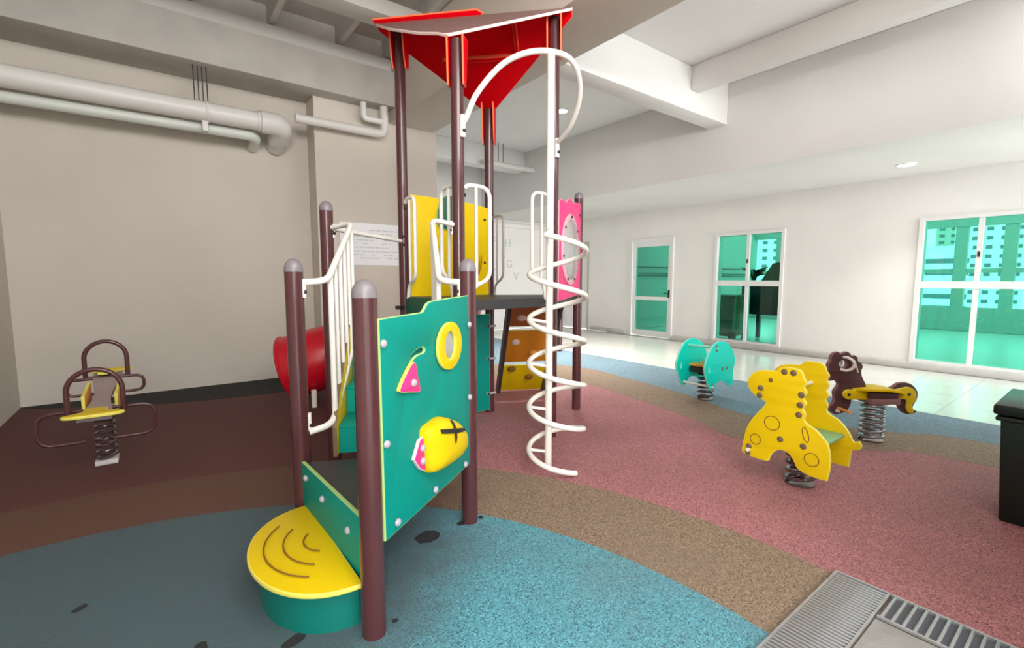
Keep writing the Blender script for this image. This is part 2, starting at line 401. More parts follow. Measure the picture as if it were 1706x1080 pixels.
# ---- steel canopy over the left bay
can = struct('canopy', MB().box((XL, -2.5, 5.0), (3.0, 7.5, 5.08)), 'canopy_steel')
for x in (-1.2, -.37, .5, 1.39, 2.26, 2.95): MB().box((x - .035, -2.5, 4.74), (x + .035, 7.15, 5.0)).build('rafter', 'canopy_rafter', can)
for y in (5.75, 3.2, .6): MB().box((XL, y - .16, 4.56), (3.0, y + .16, 4.74)).build('purlin', 'canopy_rafter', can, bevel=.01)
MB().box((XL, 6.98, 4.5), (3.0, 7.06, 4.72)).build('wall_plate', 'canopy_rafter', can)
MB().box((XL, 7.10, 4.5), (3.0, 7.14, 5.0)).build('closing_sheet', 'canopy_steel', can)
# ---- unseen wall and roof edge at the open side, behind the photographer
struct('unseen_wall_open_side', MB().box((XL, -1.0, 0), (-.95, -.8, 3.3)).box((1.3, -1.0, 0), (6.6, -.8, 3.3)).box((3.0, -1.0, 3.3), (3.77, -.8, 5.3)).box((3.77, -1.0, 4.3), (6.6, -.8, 5.3)).box((-.95, -1.0, 2.85), (1.3, -.8, 3.3)), 'wall_white')  # unseen wall; its gaps are shaped for the light they let in
struct('ground_outside', MB().box((-30, -40, -.3), (9, -2.7, -.12)), 'concrete')

# ---- windows and doors
def sash(parent, y0, y1, z0, z1, fw=.05, x=XW + .05, d=.06):
    mb = MB()
    mb.box((x, y0, z0), (x + d, y0 + fw, z1)); mb.box((x, y1 - fw, z0), (x + d, y1, z1))
    mb.box((x, y0 + fw, z0), (x + d, y1 - fw, z0 + fw)); mb.box((x, y0 + fw, z1 - fw), (x + d, y1 - fw, z1))
    mb.build('frame', 'frame_white', parent, smooth=False)
def window(name, h):
    y0, y1, z0, z1 = h; zm = 1.36; ym = (y0 + y1) / 2
    sur = MB().box((XW - .025, y0 - .03, z0 - .03), (X1, y0 + .03, z1 + .03)).box((XW - .025, y1 - .03, z0 - .03), (X1, y1 + .03, z1 + .03)).box((XW - .025, y0 + .03, z0 - .03), (X1, y1 - .03, z0 + .03)).box((XW - .025, y0 + .03, z1 - .03), (X1, y1 - .03, z1 + .03))
    o = struct(name, sur, 'frame_white', smooth=False)
    MB().box((XW - .02, y0 + .03, zm - .055), (XW + .12, y1 - .03, zm + .055)).build('transom', 'frame_white', o, smooth=False)
    for a, b in ((z0 + .03, zm - .055), (zm + .055, z1 - .03)):
        MB().box((XW + .0, ym - .03, a), (XW + .10, ym + .03, b)).build('mullion', 'frame_white', o, smooth=False)
        for p, q in ((y0 + .03, ym - .03), (ym + .03, y1 - .03)):
            MB().box((XW + .06, p, a), (XW + .068, q, b)).build('pane', 'green_glass', o, smooth=False)
    MB().box((XW - .02, ym - .012, 1.78), (XW, ym + .012, 1.86)).build('catch', 'handle_metal', o)
    return o
window('window_1', W1); window('window_2', W2); window('window_3', W3)
y0, y1, z0, z1 = D1
d1 = struct('door_1', MB().box((XW - .03, y0, 0), (X1, y0 + .06, z1)).box((XW - .03, y1 - .06, 0), (X1, y1, z1)).box((XW - .03, y0 + .06, z1 - .06), (X1, y1 - .06, z1)), 'frame_white', smooth=False)
lf = MB(); a, b = y0 + .06, y1 - .06
lf.box((XW, a, .02), (XW + .05, a + .09, z1 - .06)).box((XW, b - .09, .02), (XW + .05, b, z1 - .06)).box((XW, a + .09, .02), (XW + .05, b - .09, .16)).box((XW, a + .09, z1 - .2), (XW + .05, b - .09, z1 - .06)).box((XW, a + .09, .92), (XW + .05, b - .09, 1.01))
leaf = lf.build('door_leaf', 'frame_white', d1, smooth=False)
for p, q in ((.16, .92), (1.01, z1 - .2)): MB().box((XW + .02, a + .09, p), (XW + .028, b - .09, q)).build('pane', 'green_glass', leaf, smooth=False)
MB().box((XW - .02, a + .03, 1.0), (XW, a + .07, 1.18)).tube([(XW - .01, a + .05, 1.1), (XW - .055, a + .05, 1.1), (XW - .055, a + .17, 1.1)], .011, 8).build('door_handle', 'handle_metal', leaf)
y0, y1, z0, z1 = D2
d2 = struct('door_2', MB().box((XW - .02, y0, 0), (X1, y0 + .06, z1)).box((XW - .02, y1 - .06, 0), (X1, y1, z1)).box((XW - .02, y0 + .06, z1 - .06), (X1, y1 - .06, z1)), 'door_grey', smooth=False)
MB().box((XW + .03, y0 + .06, .01), (XW + .08, y1 - .06, z1 - .06)).build('door_leaf', 'frame_white', d2, smooth=False)

# ---- terrace beyond the green glass
struct('terrace_floor', MB().box((X1, -6, -.2), (18.2, 8.9, -.01)), 'terrace_tile')
struct('terrace_end_wall', MB().box((X1, 8.7, 0), (18.2, 8.9, 3.5)), 'terrace_wall')
struct('terrace_parapet', MB().box((18.0, -6, 0), (18.2, 8.7, .66)), 'terrace_wall')
struct('terrace_ceiling', MB().box((X1, -6, 3.3), (12.0, 8.9, 3.5)), 'terrace_wall')
scr = struct('terrace_screen', MB().box((18.04, -6, 1.62), (18.15, 8.69, 1.74)).box((17.98, -6, 2.9), (18.2, 8.69, 3.3)), 'terrace_wall')
for k in range(-8, 7): MB().box((18.0, 2.05 + .96 * k - .13, .66), (18.2, 2.05 + .96 * k + .13, 2.9)).build('mullion', 'terrace_wall', scr, smooth=False)
for z in (1.55, 1.62, 1.8): MB().tube([(10.2, 8.66, z), (17.9, 8.66, z)], .015, 8).build('terrace_rail', 'handle_metal', None, kind='structure')

# ---- city blocks outside
def tower(name, az, dist, wd, dp, z0, z1, m, label, step, cols, wm='tower_window', band=False):
    a = math.radians(az); c = Vector((math.sin(a) * dist, math.cos(a) * dist, 0)); f = Vector((-math.sin(a), -math.cos(a), 0)); r = Vector((math.cos(a), -math.sin(a), 0))
    t = thing(name, label, 'building', (c.x, c.y, z0))
    MB().obox((c.x, c.y, (z0 + z1) / 2), r, f, (0, 0, 1), wd, dp, z1 - z0).build('wall', m, t, smooth=False)
    MB().obox((c.x, c.y, z1 + .4), r, f, (0, 0, 1), wd + .5, dp + .5, .8).build('roof', m, t, smooth=False)
    cw = wd / cols
    wmesh = MB().obox((0, 0, 0), r, f, (0, 0, 1), cw * (.96 if band else .45), .3, step * .4).mesh('window', wm, smooth=False)
    z = -6
    while z < min(z1 - 1, 34):
        for k in range(cols): put('window', wmesh, t, Matrix.Translation(c + f * (dp / 2) + r * (-wd / 2 + cw * (k + .5)) + Vector((0, 0, z))))
        z += step
tower('apartment_tower', 80.0, 300, 12, 14, -60, 70, 'tower_grey', 'slim grey apartment tower seen far off through the right window', 3.0, 3)
tower('apartment_tower', 82.25, 230, 17, 14, -60, 90, 'tower_white', 'white apartment tower in the middle of the right window', 3.0, 5)
tower('apartment_tower', 88.4, 225, 22, 14, -60, 90, 'tower_white', 'wide white apartment tower at the right edge of the right window', 3.0, 7)
tower('office_block', 78.2, 170, 17, 12, -60, 9, 'tower_white', 'low white block with long window bands below the grey tower', 3.0, 2, band=True)
tower('apartment_tower', 66.2, 230, 20, 14, -60, 24, 'tower_white', 'pale tower behind the upper right pane of the middle window', 3.2, 5)

# ================================================================ PLAY STRUCTURE
ps = thing('play_structure', 'tall climbing structure with brown posts, green and yellow panels and a red roof', 'playground', (1.85, 3.15, 0))
P1 = Vector((.635, 1.777, 0)); P2 = Vector((.595, 2.735, 0)); P3 = Vector((1.425, 2.305, 0)); P4 = Vector((1.03, 3.63, 0))
T1 = Vector((1.872, 4.155, 0)); T2 = Vector((1.87, 3.15, 0)); T3 = Vector((2.855, 4.175, 0)); T4 = Vector((2.85, 3.165, 0)); PR = Vector((3.685, 3.68, 0))
UP = Vector((0, 0, 1)); R = .0475
def at(p, z): return Vector((p.x, p.y, z))
for p, h, dome in ((P1, 1.45, 1), (P2, 1.56, 1), (P3, 1.565, 1), (P4, 2.02, 1), (PR, 2.38, 1), (T1, 3.66, 0), (T2, 3.19, 0), (T3, 3.19, 0), (T4, 3.66, 0)):
    o = MB().lathe([(R, 0), (R, h - (.06 if dome else 0))], p, seg=28).build('post', 'post_brown', ps)
    MB().lathe([(R * a, h - .06 + b) for a, b in ((1.03, -.012), (1.03, .0), (.98, .016), (.85, .034), (.62, .049), (.32, .058), (.01, .061))] if dome else [(R * 1.02, h - .01), (R * 1.02, h + .008)], p, seg=28).build('post_cap', 'post_cap' if dome else 'post_brown', o)

# ---- decks
def deck(name, pts, z, th, m='deck_grey'):
    n = len(pts)
    return MB().add([(p.x, p.y, z) for p in pts] + [(p.x, p.y, z - th) for p in pts], [list(range(n)), list(range(2 * n - 1, n - 1, -1))] + [[i, i + n, (i + 1) % n + n, (i + 1) % n] for i in range(n)]).build(name, m, ps, smooth=False, bevel=.004)
deck('deck', [T1, T2, T4, T3], 1.285, .085)
deck('deck', [T3, T4, PR], 1.28, .085)
deck('landing_deck', [T1, P4, T2], 1.10, .08, 'green_dark')
deck('low_deck', [P1, P3, P2], .43, .06, 'deck_grey')
MB().bar(at(T1, 1.18) + Vector((0, -.05, 0)), at(T2, 1.18) + Vector((0, .05, 0)), .02, .20).build('deck_riser', 'green_dark', ps)
MB().obox(at(T1, 1.185) + Vector((-.05, -.03, 0)), (.86, .5, 0), (-.5, .86, 0), UP, .12, .05, .035).build('bracket', 'bolt_dark', ps)

# ---- step and riser in front of the low deck
Mid = (P1 + P2) / 2
MBs = frame((.605, 2.235, .205), (0, -1, 0), (-1, 0, 0))
half = [(.425 * math.cos(PI * k / 40), .355 * math.sin(PI * k / 40) ** .9) for k in range(41)]
st = plate('step', half, .022, MBs @ Matrix.Translation((0, 0, .004)), 'yellow_sheet', ps, edge='yellow_edge', bevel=.005, label='yellow half-round step top')
for k, (a, b) in enumerate(((.31, .26), (.22, .18), (.11, .095))):
    pts = [MBs @ Vector((a * math.cos(t), b * math.sin(t) + .03, -.0155)) for t in [PI * (.18 + .62 * i / 30) for i in range(31)]]
    pts = [Vector((p.x, p.y, .2205)) for p in pts]
    MB().tube(pts, .0035, 6).build('groove', 'groove', st)
drum = MB()
h2 = [(.37 * math.cos(PI * k / 40), .31 * math.sin(PI * k / 40) ** .9) for k in range(41)]
vs = [MBs @ Vector((x, y, 0)) for x, y in h2]
n = len(vs)
drum.add([(v.x, v.y, .192) for v in vs] + [(v.x, v.y, 0) for v in vs], [list(range(n)), list(range(2 * n - 1, n - 1, -1))] + [[i, i + n, (i + 1) % n + n, (i + 1) % n] for i in range(n)])
drum.build('step_drum', 'green_drum', ps)
u = (P1 - P2).normalized(); Lr = (P1 - P2).length
fr = frame(P2 + Vector((-.005, 0, 0)), u, UP)
riser = plate('riser_panel', [(.05, .17), (Lr - .05, .17), (Lr - .05, .47), (.05, .45)], .02, fr, 'green_sheet', ps, edge='green_edge')
for s, z in ((.13, .385), (.40, .37), (.74, .355)): bolt_at(fr @ Vector((s, z, .010)), fr.to_3x3() @ Vector((0, 0, 1)), riser)

# ---- big green panel
d = (P3 - P1).normalized(); nrm = Vector((d.y, -d.x, 0)); fr = frame(P1 + nrm * .045, d, UP); nz = fr.to_3x3() @ Vector((0, 0, 1))
sgn = 1 if nz.dot(nrm) > 0 else -1
ol = [(.02, .395), (.03, .392), (.835, .404), (.845, .412), (.852, 1.134), (.841, 1.361), (.608, 1.355), (.43, 1.348), (.398, 1.342), (.38, 1.33), (.355, 1.307), (.338, 1.301), (.145, 1.299), (.012, 1.297)]
stem = smooth2([(.226, 1.095), (.249, 1.122), (.294, 1.138), (.341, 1.143), (.36, 1.128), (.348, 1.117), (.301, 1.115), (.263, 1.104), (.24, 1.088)])
gp = plate('green_panel', ol, .015, fr, 'green_sheet', ps, holes=[stem, ell(.586, 1.12, .057, .072)], edge='green_edge', bevel=.004, label='large green side panel with fruit shapes')
off = sgn * .018
plate('ring_window', ell(.586, 1.117, .132, .12, 40), .016, fr @ Matrix.Translation((0, 0, off)), 'yellow_sheet', gp, holes=[ell(.586, 1.12, .057, .072)], edge='yellow_edge', label='yellow ring round a round window')
ln = MB().lathe([(.06 * math.cos(a), sgn * .03 * math.sin(a)) for a in [i * PI / 12 for i in range(6)]] + [(.001, sgn * .03)], (0, 0, 0), seg=24)
ln.v = [fr @ Vector((.586 + v.x * .98, 1.12 + v.y * 1.22, v.z)) for v in ln.v]
ln.build('window_lens', 'clear_bubble', gp)
pear = smooth2([(.24, 1.092), (.212, 1.088), (.165, 1.05), (.122, 1.005), (.125, .985), (.2, .968), (.272, .953), (.282, .968), (.262, 1.03), (.25, 1.08)], 3)
plate('pear_shape', pear, .018, fr @ Matrix.Translation((0, 0, off)), 'pink_sheet', gp, edge='yellow_edge', label='pink pear shaped piece with a pale rim')
bolt_at(fr @ Vector((.222, 1.005, sgn * .027)), nrm, gp)
# fruit hood: bulging yellow shell with a pink cut side
mg = [(.501, .774), (.606, .725), (.688, .658), (.713, .601), (.703, .56), (.621, .531), (.502, .533), (.377, .546), (.32, .575), (.305, .68), (.30, .77), (.369, .786), (.44, .79)]
mg = smooth2(mg, 3); cxm = sum(p[0] for p in mg) / len(mg); cym = sum(p[1] for p in mg) / len(mg)
hood = MB(); rings = [(1, .008), (1, .03), (.95, .055), (.8, .078), (.55, .092), (.25, .098)]; N = len(mg)
for k, h in rings: hood.v += [fr @ Vector((cxm + (x - cxm) * k, cym + (y - cym) * k, sgn * h)) for x, y in mg]
for i in range(len(rings) - 1):
    for k in range(N): hood.f.append([i * N + k, i * N + (k + 1) % N, (i + 1) * N + (k + 1) % N, (i + 1) * N + k])
hood.f.append([5 * N + k for k in range(N)]); hood.f.append([k for k in range(N)][::-1]); hood.mi = [0] * len(hood.f)
hd = hood.build('fruit_hood', 'yellow_sheet', gp, label='bulging yellow fruit shaped hood')
plate('fruit_slice', [(.31, .745), (.33, .60), (.31, .578), (.270, .598), (.218, .662), (.268, .735)], .018, fr @ Matrix.Translation((0, 0, off)), 'pink_sheet', gp, edge='pale_edge', label='pink slice with two bolts beside the hood')
for s, z in ((.288, .692), (.288, .632)): bolt_at(fr @ Vector((s, z, sgn * .027)), nrm, gp)
xm = MB()
for a, b, wd in (((.49, .768), (.473, .662), .028), ((.36, .752), (.65, .675), .022)):
    A = Vector((a[0], a[1], 0)); B = Vector((b[0], b[1], 0)); dd = (B - A).normalized(); pp = Vector((-dd.y, dd.x, 0)) * wd
    top = []; bot = []
    K = 8
    def hgt(x, y):
        # height of the hood surface above the panel
        best = 0
        e = Vector((x - cxm, y - cym)); ang = math.atan2(e.y, e.x)
        rr = min((abs((math.atan2(q[1] - cym, q[0] - cxm) - ang + PI) % (2 * PI) - PI), math.hypot(q[0] - cxm, q[1] - cym)) for q in mg)[1]
        k = e.length / rr
        R_ = [(1.2, .05), (1, .055), (.95, .062), (.8, .081), (.55, .095), (.25, .101), (0, .101)]
        for (k1, h1), (k0, h0) in zip(R_, R_[1:]):
            if k >= k0: return h0 + (h1 - h0) * (k - k0) / (k1 - k0)
        return .101
    b0 = len(xm.v)
    for i in range(K + 1):
        c = A + (B - A) * i / K; wf = .45 + .55 * math.sin(PI * min(1, .25 + i / K * .75))
        for sg in (-1, 1):
            q = c + pp * sg * .5 * wf; xm.v.append(fr @ Vector((q.x, q.y, sgn * (hgt(q.x, q.y) + .003))))
    for i in range(K): xm.f.append([b0 + 2 * i, b0 + 2 * i + 1, b0 + 2 * i + 3, b0 + 2 * i + 2]); xm.mi.append(0)
xm.build('leaf_mark', 'black_line', gp, label='black leaf cross on top of the yellow hood')
for s, z in ((.03, 1.199), (.035, .795), (.835, 1.20), (.835, .793), (.77, .43), (.427, .435), (.099, .437)): bolt_at(fr @ Vector((s, z, sgn * .011)), nrm, gp)

# ---- stair between low deck and landing
sd = ((P4 - P2) + (T2 - P3)); sd.normalize(); acr = (P3 - P2).normalized()
run = .95
for inset in (.17, .80):
    o = P2 + acr * inset; fr2 = frame(o, sd, UP)
    plate('stringer', [(.05, .43), (.30, .43), (1.0, 1.0), (1.0, 1.34), (.90, 1.34), (.16, .74), (.05, .60)], .024, fr2, 'yellow_sheet', ps, edge='knob_brown')
for k in range(3):
    z = .43 + .167 * (k + 1); t0 = .12 + .28 * k
    c = P2 + acr * .485
    MB().obox(at(c + sd * (t0 + .13), z - .012), acr, sd, UP, .60, .28, .024).build('tread', 'green_sheet', ps, bevel=.004)
    MB().obox(at(c + sd * t0, z - .095), acr, sd, UP, .60, .018, .145).build('stair_riser', 'green_sheet', ps)
# ---- stair handrails
def handrail(A, B, inw, zA, zB, lA, name='handrail'):
    dd = (B - A); L = dd.length; dd.normalize(); m = inw.normalized()
    def q(t, o, z): return A + dd * t + m * o + UP * z
    top = rounded([q(0, .045, zA), q(.06, .16, zA + .01), q(.84 * L, .20, zB + .02), q(L - .03, .045, zB)], .09, 6)
    low = rounded([q(0, .045, lA), q(.06, .16, lA + .02), q(.84 * L, .20, lA + .44), q(L - .03, .045, lA + .46)], .09, 6)
    h = MB().tube(top, .019, 12).build(name, 'white_pipe', ps)
    MB().tube(low, .019, 12).build('lower_rail', 'white_pipe', h)
    for k in range(6):
        t = .13 + (.80 * L - .13) * k / 5; f = (t - .06) / (.84 * L - .06); o = .16 + .04 * f
        MB().tube([q(t, o, lA + .02 + .42 * f), q(t, o, zA + .01 + (zB + .01 - zA) * f)], .0135 if k else .017, 10).build('baluster', 'white_pipe', h)
    for t, z in ((.0, zA - .05), (0, lA + .04), (L, zB - .04)):
        p = q(t, .05, z); bolt_at(p, m, h, BOLT_DARK)
        MB().tube([q(t, .046, z - .03), q(t, .046, z + .07)], .014, 8).build('clamp', 'white_pipe', h)
handrail(P2, P4, acr, 1.43, 1.825, .60)
handrail(P3, T2, -acr, 1.43, 1.86, .60)
rail = MB().tube([at(P4, 1.825) + (T1 - P4).normalized() * .045, at(T1, 1.80) - (T1 - P4).normalized() * .045], .017, 12).build('guard_rail', 'white_pipe', ps)
for z in (1.84, 1.765): bolt_at(at(T1, z) + Vector((-.02, -.045, 0)), (-.3, -1, 0), rail, BOLT_DARK)
bolt_at(at(P4, 1.79) + Vector((.03, -.035, 0)), (.6, -.7, 0), rail, BOLT_DARK)

# ---- handhold loops beside the deck openings
def loop(P, dirv, L, z0, z1, m='white_pipe', r=.017, mid=.55):
    dv = Vector(dirv).normalized(); b = R + .012
    q = lambda t, z: P + dv * t + UP * z
    pts = rounded([q(.05, z1 - .03), q(.09, z1), q(L, z1), q(L, z0 + .12), q(L * .45, z0 + .06), q(L * .33, 1.27)], .10, 6)
    o = MB().tube(pts, r, 12).build('handhold', m, ps)
    MB().tube([q(L * mid, z1 - .005), q(L * mid, z0 + .085)], r * .8, 10).build('loop_bar', m, o)
    bolt_at(q(.055, z1 - .08), dv, o, BOLT_DARK)
    bolt_at(q(L * .33, 1.25) + Vector((0, -.02, 0)), (0, -1, 0), o, BOLT_DARK)
loop(T2, (0, 1, 0), .27, 1.38, 2.17)
loop(T2, (1, 0, 0), .29, 1.33, 2.17)
loop(T4, (-1, 0, 0), .24, 1.36, 2.19)
loop(T1, (0, -1, 0), .24, 1.34, 2.18)
loop(T3, (0, -1, 0), .25, 1.34, 2.10, 'grey_pipe', .012)

# ---- yellow slide panel with green hood, panel below the deck
L13 = (T3 - T1).length; fr = frame(T1 + Vector((0, -.03, 0)), (1, 0, 0), UP)
yp = plate('yellow_panel', [(.05, 1.285), (L13 - .05, 1.285), (L13 - .05, 2.18), (.75, 2.21), (.22, 2.23), (.05, 2.23)], .02, fr, 'yellow_sheet', ps, edge='yellow_edge')
plate('green_hood', smooth2([(.34, 1.95), (.34, 2.15), (.40, 2.24), (.48, 2.26), (.56, 2.24), (.60, 2.12), (.60, 1.95)], 3), .02, fr @ Matrix.Translation((0, 0, .02)), 'green_dark', yp, edge='green_edge')
for s, z in ((.09, 2.1), (.09, 1.72), (L13 - .1, 2.06), (L13 - .1, 1.62)): bolt_at(fr @ Vector((s, z, .01)), (0, -1, 0), yp, BOLT_DARK)
lp = plate('under_panel', [(.05, .04), (L13 - .04, .04), (L13 - .04, 1.08), (.05, 1.08)], .02, fr, 'green_sheet', ps, edge='green_edge')
for z in (.95, .6, .22):
    MB().tube([fr @ Vector((L13 - .09, z, .014)), fr @ Vector((L13 + .03, z, .014))], .013, 8).build('clamp', 'bolt_grey', lp)
    bolt_at(fr @ Vector((L13 - .07, z, .024)), (0, -1, 0), lp, BOLT_DARK)

# ---- red tube slide behind
path = catmull([(2.40, 4.30, 1.66), (2.62, 4.62, 1.48), (2.82, 4.95, 1.12), (2.82, 5.35, .78), (2.45, 5.68, .58), (1.95, 5.74, .55), (1.6, 5.76, .53), (1.36, 5.84, .46), (1.19, 5.92, .41)], 8)
rad = [.37] * len(path)
sl = MB().tube(path, .37, 32, caps=False, radii=rad).tube([p for p in path], .35, 32, caps=False).build('tube_slide', 'red_plastic', ps)
for k in (10, 22, 34): MB().tube(path[k:k + 2], .39, 32, caps=True).build('slide_flange', 'red_plastic', sl)
e0, e1 = path[-2], path[-1]; dd = (e1 - e0).normalized(); ref = UP - dd * UP.dot(dd); ref.normalize(); bb = dd.cross(ref)
MB().tube([e1 + (ref * math.cos(t) + bb * math.sin(t)) * .365 for t in [2 * PI * i / 32 for i in range(32)]], .022, 8, closed=True).build('slide_lip', 'red_plastic', sl)
MB().tube([(1.36, 5.52, 0), (1.36, 5.52, .2)], .03, 10).build('slide_leg', 'white_pipe', sl)

# ---- pink bubble panel
d = (PR - T4).normalized(); Lp = (PR - T4).length; nrm = Vector((d.y, -d.x, 0)); fr = frame(T4 + nrm * .03, d, UP); sg = 1 if (fr.to_3x3() @ Vector((0, 0, 1))).dot(nrm) > 0 else -1
pp = plate('pink_panel', [(.06, 1.245), (Lp - .06, 1.285), (Lp - .06, 2.245), (.70, 2.225), (.58, 2.205), (.47, 2.235), (.40, 2.215), (.30, 2.165), (.18, 2.185), (.06, 2.15)], .02, fr, 'pink_sheet', ps, holes=[ell(.475, 1.735, .25, .285)], edge='pink_pale')
rim = plate('bubble_rim', ell(.475, 1.735, .335, .345, 40), .012, fr @ Matrix.Translation((0, 0, sg * .015)), 'pink_pale', pp, holes=[ell(.475, 1.735, .26, .29, 40)])
bb_ = MB().lathe([(math.cos(a), math.sin(a)) for a in [i * PI / 16 for i in range(8)]] + [(.001, 1)], seg=32)
bb_.v = [fr @ Vector((.475 + v.x * .265, 1.735 + v.y * .295, sg * (.02 + .05 * v.z))) for v in bb_.v]
bb_.build('bubble_window', 'clear_bubble', pp)
for k in range(7):
    a = PI / 2 + 2 * PI * k / 7; bolt_at(fr @ Vector((.475 + .30 * math.cos(a), 1.735 + .318 * math.sin(a), sg * .02)), nrm, rim, BOLT_DARK)
for z in (2.12, 1.7, 1.33): bolt_at(fr @ Vector((Lp - .1, z, sg * .01)), nrm, pp, BOLT_DARK)

# ---- climbing ramp behind the deck
a0, a1 = Vector((3.06, 4.20, 1.2)), Vector((3.53, 3.93, 1.2)); b0, b1 = Vector((3.47, 4.87, 0)), Vector((3.97, 4.63, 0))
u = (b1 - b0).normalized(); v = (a0 - b0); v = (v - u * v.dot(u)).normalized(); fr = frame(b0, u, v); Wd = (b1 - b0).length; Ln = (a0 - b0).length
nn = fr.to_3x3() @ Vector((0, 0, 1)); s2 = 1 if nn.dot(Vector((-.6, -.8, 0))) > 0 else -1
cl = MB()
for s in (-.02, Wd + .02):
    cl.add([fr @ Vector((s + e * .02, t, s2 * q)) for e in (-1, 1) for t in (0, Ln) for q in (-.03, .09)], [(0, 1, 3, 2), (4, 6, 7, 5), (0, 2, 6, 4), (1, 5, 7, 3), (0, 4, 5, 1), (2, 3, 7, 6)])
ramp = cl.build('climbing_ramp', 'deck_grey', ps, smooth=False)
for q0, q1, m, label in ((.02, .46, 'yellow_sheet', 'lowest, yellow climbing board'), (.52, 1.02, 'orange_sheet', 'middle, orange climbing board'), (1.08, Ln, 'brick_sheet', 'topmost, brick red climbing board')):
    bd = plate('climbing_board', [(0, q0), (Wd, q0), (Wd, q1), (0, q1)], .02, fr, m, ramp, edge='yellow_edge', label=label)
def hold(x, y, m):
    h = MB().lathe([(math.cos(a), math.sin(a)) for a in [i * PI / 12 for i in range(6)]] + [(.001, 1)], seg=16)
    h.v = [fr @ Vector((x + v_.x * .055, y + max(v_.y, -.15) * .05, s2 * (.01 + v_.z * .04))) for v_ in h.v]
    h.build('climbing_hold', m, ramp)
hold(.12, .40, 'groove'); hold(.36, .25, 'groove'); hold(.12, .84, 'pale_edge'); hold(.36, .66, 'orange_edge'); hold(.15, 1.20, 'pale_edge'); hold(.40, 1.12, 'pale_edge')

# ---- gable roof: ridge from T1 to T4, wings falling to T2 and T3
rd = (T4 - T1).normalized(); R1 = at(T1, 3.735) - rd * .20; R4 = at(T4, 3.735) + rd * .15; Lr = (R4 - R1).length
cr = Vector((-rd.y, rd.x, 0))
if cr.dot(T3 - T1) < 0: cr = -cr
def wing(tip, side, zt):
    base = (R1 + R4) / 2
    v = Vector((tip.x, tip.y, zt)) - Vector((base.x, base.y, 3.735)); v = v - rd * v.dot(rd)
    ov = .07 / math.hypot(v.x, v.y); v = v * (1 + ov)
    return frame(R1, rd, v.normalized()), v.length
fA, lA = wing(T2, -1, 3.255)
near = [(0, 0), (Lr, 0), (Lr, .03)] + [(Lr * .5 + .03, lA - .01), (Lr * .5, lA), (Lr * .5 - .04, lA - .012), (Lr * .44, lA * .90), (Lr * .34, lA * .80), (Lr * .14, lA * .42), (0, .05)]
plate('roof_wing', near, .022, fA, 'roof_brown', ps, edge='pale_edge', bevel=.004, label='near roof wing, brown on top')
fB, lB = wing(T3, 1, 3.255)
nz = fB.to_3x3() @ Vector((0, 0, 1)); sB = -1 if nz.z > 0 else 1        # inner (lower) side
far = [(-.03, -.05), (Lr * .53, -.062), (Lr * .56, -.025), (Lr * .53, .0), (Lr, 0), (Lr, .06), (Lr * .5 + .05, lB), (Lr * .5 - .05, lB), (0, .06)]
wb = plate('roof_wing', far, .022, fB, 'red_sheet', ps, edge='red_edge', bevel=.004, label='red far roof wing seen from below')
plate('roof_rib', [(Lr * .30, lB * .36), (Lr * .72, lB * .36), (Lr * .72, lB * .40), (Lr * .30, lB * .40)], .05, fB @ Matrix.Translation((0, 0, sB * .035)), 'red_sheet', wb, edge='red_edge')
plate('roof_rib', [(Lr * .70, .05), (Lr * .72, .05), (Lr * .72, lB * .36), (Lr * .70, lB * .36)], .05, fB @ Matrix.Translation((0, 0, sB * .035)), 'red_sheet', wb, edge='red_edge')
ctr = (T1 + T4) / 2
for P, zt, hh in ((T1, 3.64, .30), (T4, 3.64, .30), (T2, 3.21, .34), (T3, 3.21, .36)):
    rad_ = (P - ctr).normalized() if P in (T2, T3) else cr; tan_ = Vector((-rad_.y, rad_.x, 0))
    for sg_ in (-1, 1):
        fb = frame(P + tan_ * sg_ * .058 + UP * (zt - hh), rad_, UP)
        pl = plate('roof_bracket', [(-.05, .07), (-.02, 0), (.045, 0), (.055, .05), (.07, hh), (-.10, hh + .03)], .014, fb, 'red_sheet', ps, edge='red_edge')
        bolt_at(fb @ Vector((.01, .06, sg_ * .009)), tan_ * sg_, pl, BOLT_DARK)

# ---- spiral climbing pole
FW = Vector((.603, .798, 0)); RT = Vector((.798, -.603, 0))
PO = Vector((2.33, 2.62, 0))
sp = MB().lathe([(.027, 0), (.027, 3.05)], PO, seg=20).build('climbing_pole', 'white_pipe', ps, label='white pole with a spiral wound round it')
cc = PO + RT * .058 - FW * .01
pts = []
ph0, ph1, zA_, zB_ = -math.radians(118), 2 * PI * 4.86, 1.755, .03
Nn = 170
for i in range(Nn + 1):
    ph = ph0 + (ph1 - ph0) * i / Nn; z = zA_ + (zB_ - zA_) * i / Nn
    p = cc + RT * (.208 * math.cos(ph)) + FW * (.208 * math.sin(ph)); pts.append((p.x, p.y, z))
pts = [tuple(PO + UP * 1.80 - FW * .03)] + [tuple((Vector(pts[0]) + PO + UP * 1.79) / 2 - FW * .05)] + pts
MB().tube(pts, .020, 12).build('spiral', 'white_pipe', sp)
for k in range(1, 5):
    ph = PI + 2 * PI * k; z = zA_ + (zB_ - zA_) * (ph - ph0) / (ph1 - ph0); q = cc - RT * .20
    MB().tube([at(PO, z - .02), at(q, z)], .012, 8).build('tie_bar', 'white_pipe', sp)
arch = catmull([(1.885, 3.10, 2.60), (1.90, 3.07, 2.64), (1.95, 3.0, 2.80), (2.06, 2.86, 2.97), (2.18, 2.72, 3.04), (2.33, 2.62, 3.055), (2.50, 2.60, 3.04), (2.64, 2.65, 2.96), (2.74, 2.75, 2.84), (2.80, 2.90, 2.71), (2.835, 3.06, 2.64), (2.845, 3.12, 2.63)], 6)
ar = MB().tube(arch, .021, 12).build('arch_rail', 'white_pipe', sp)
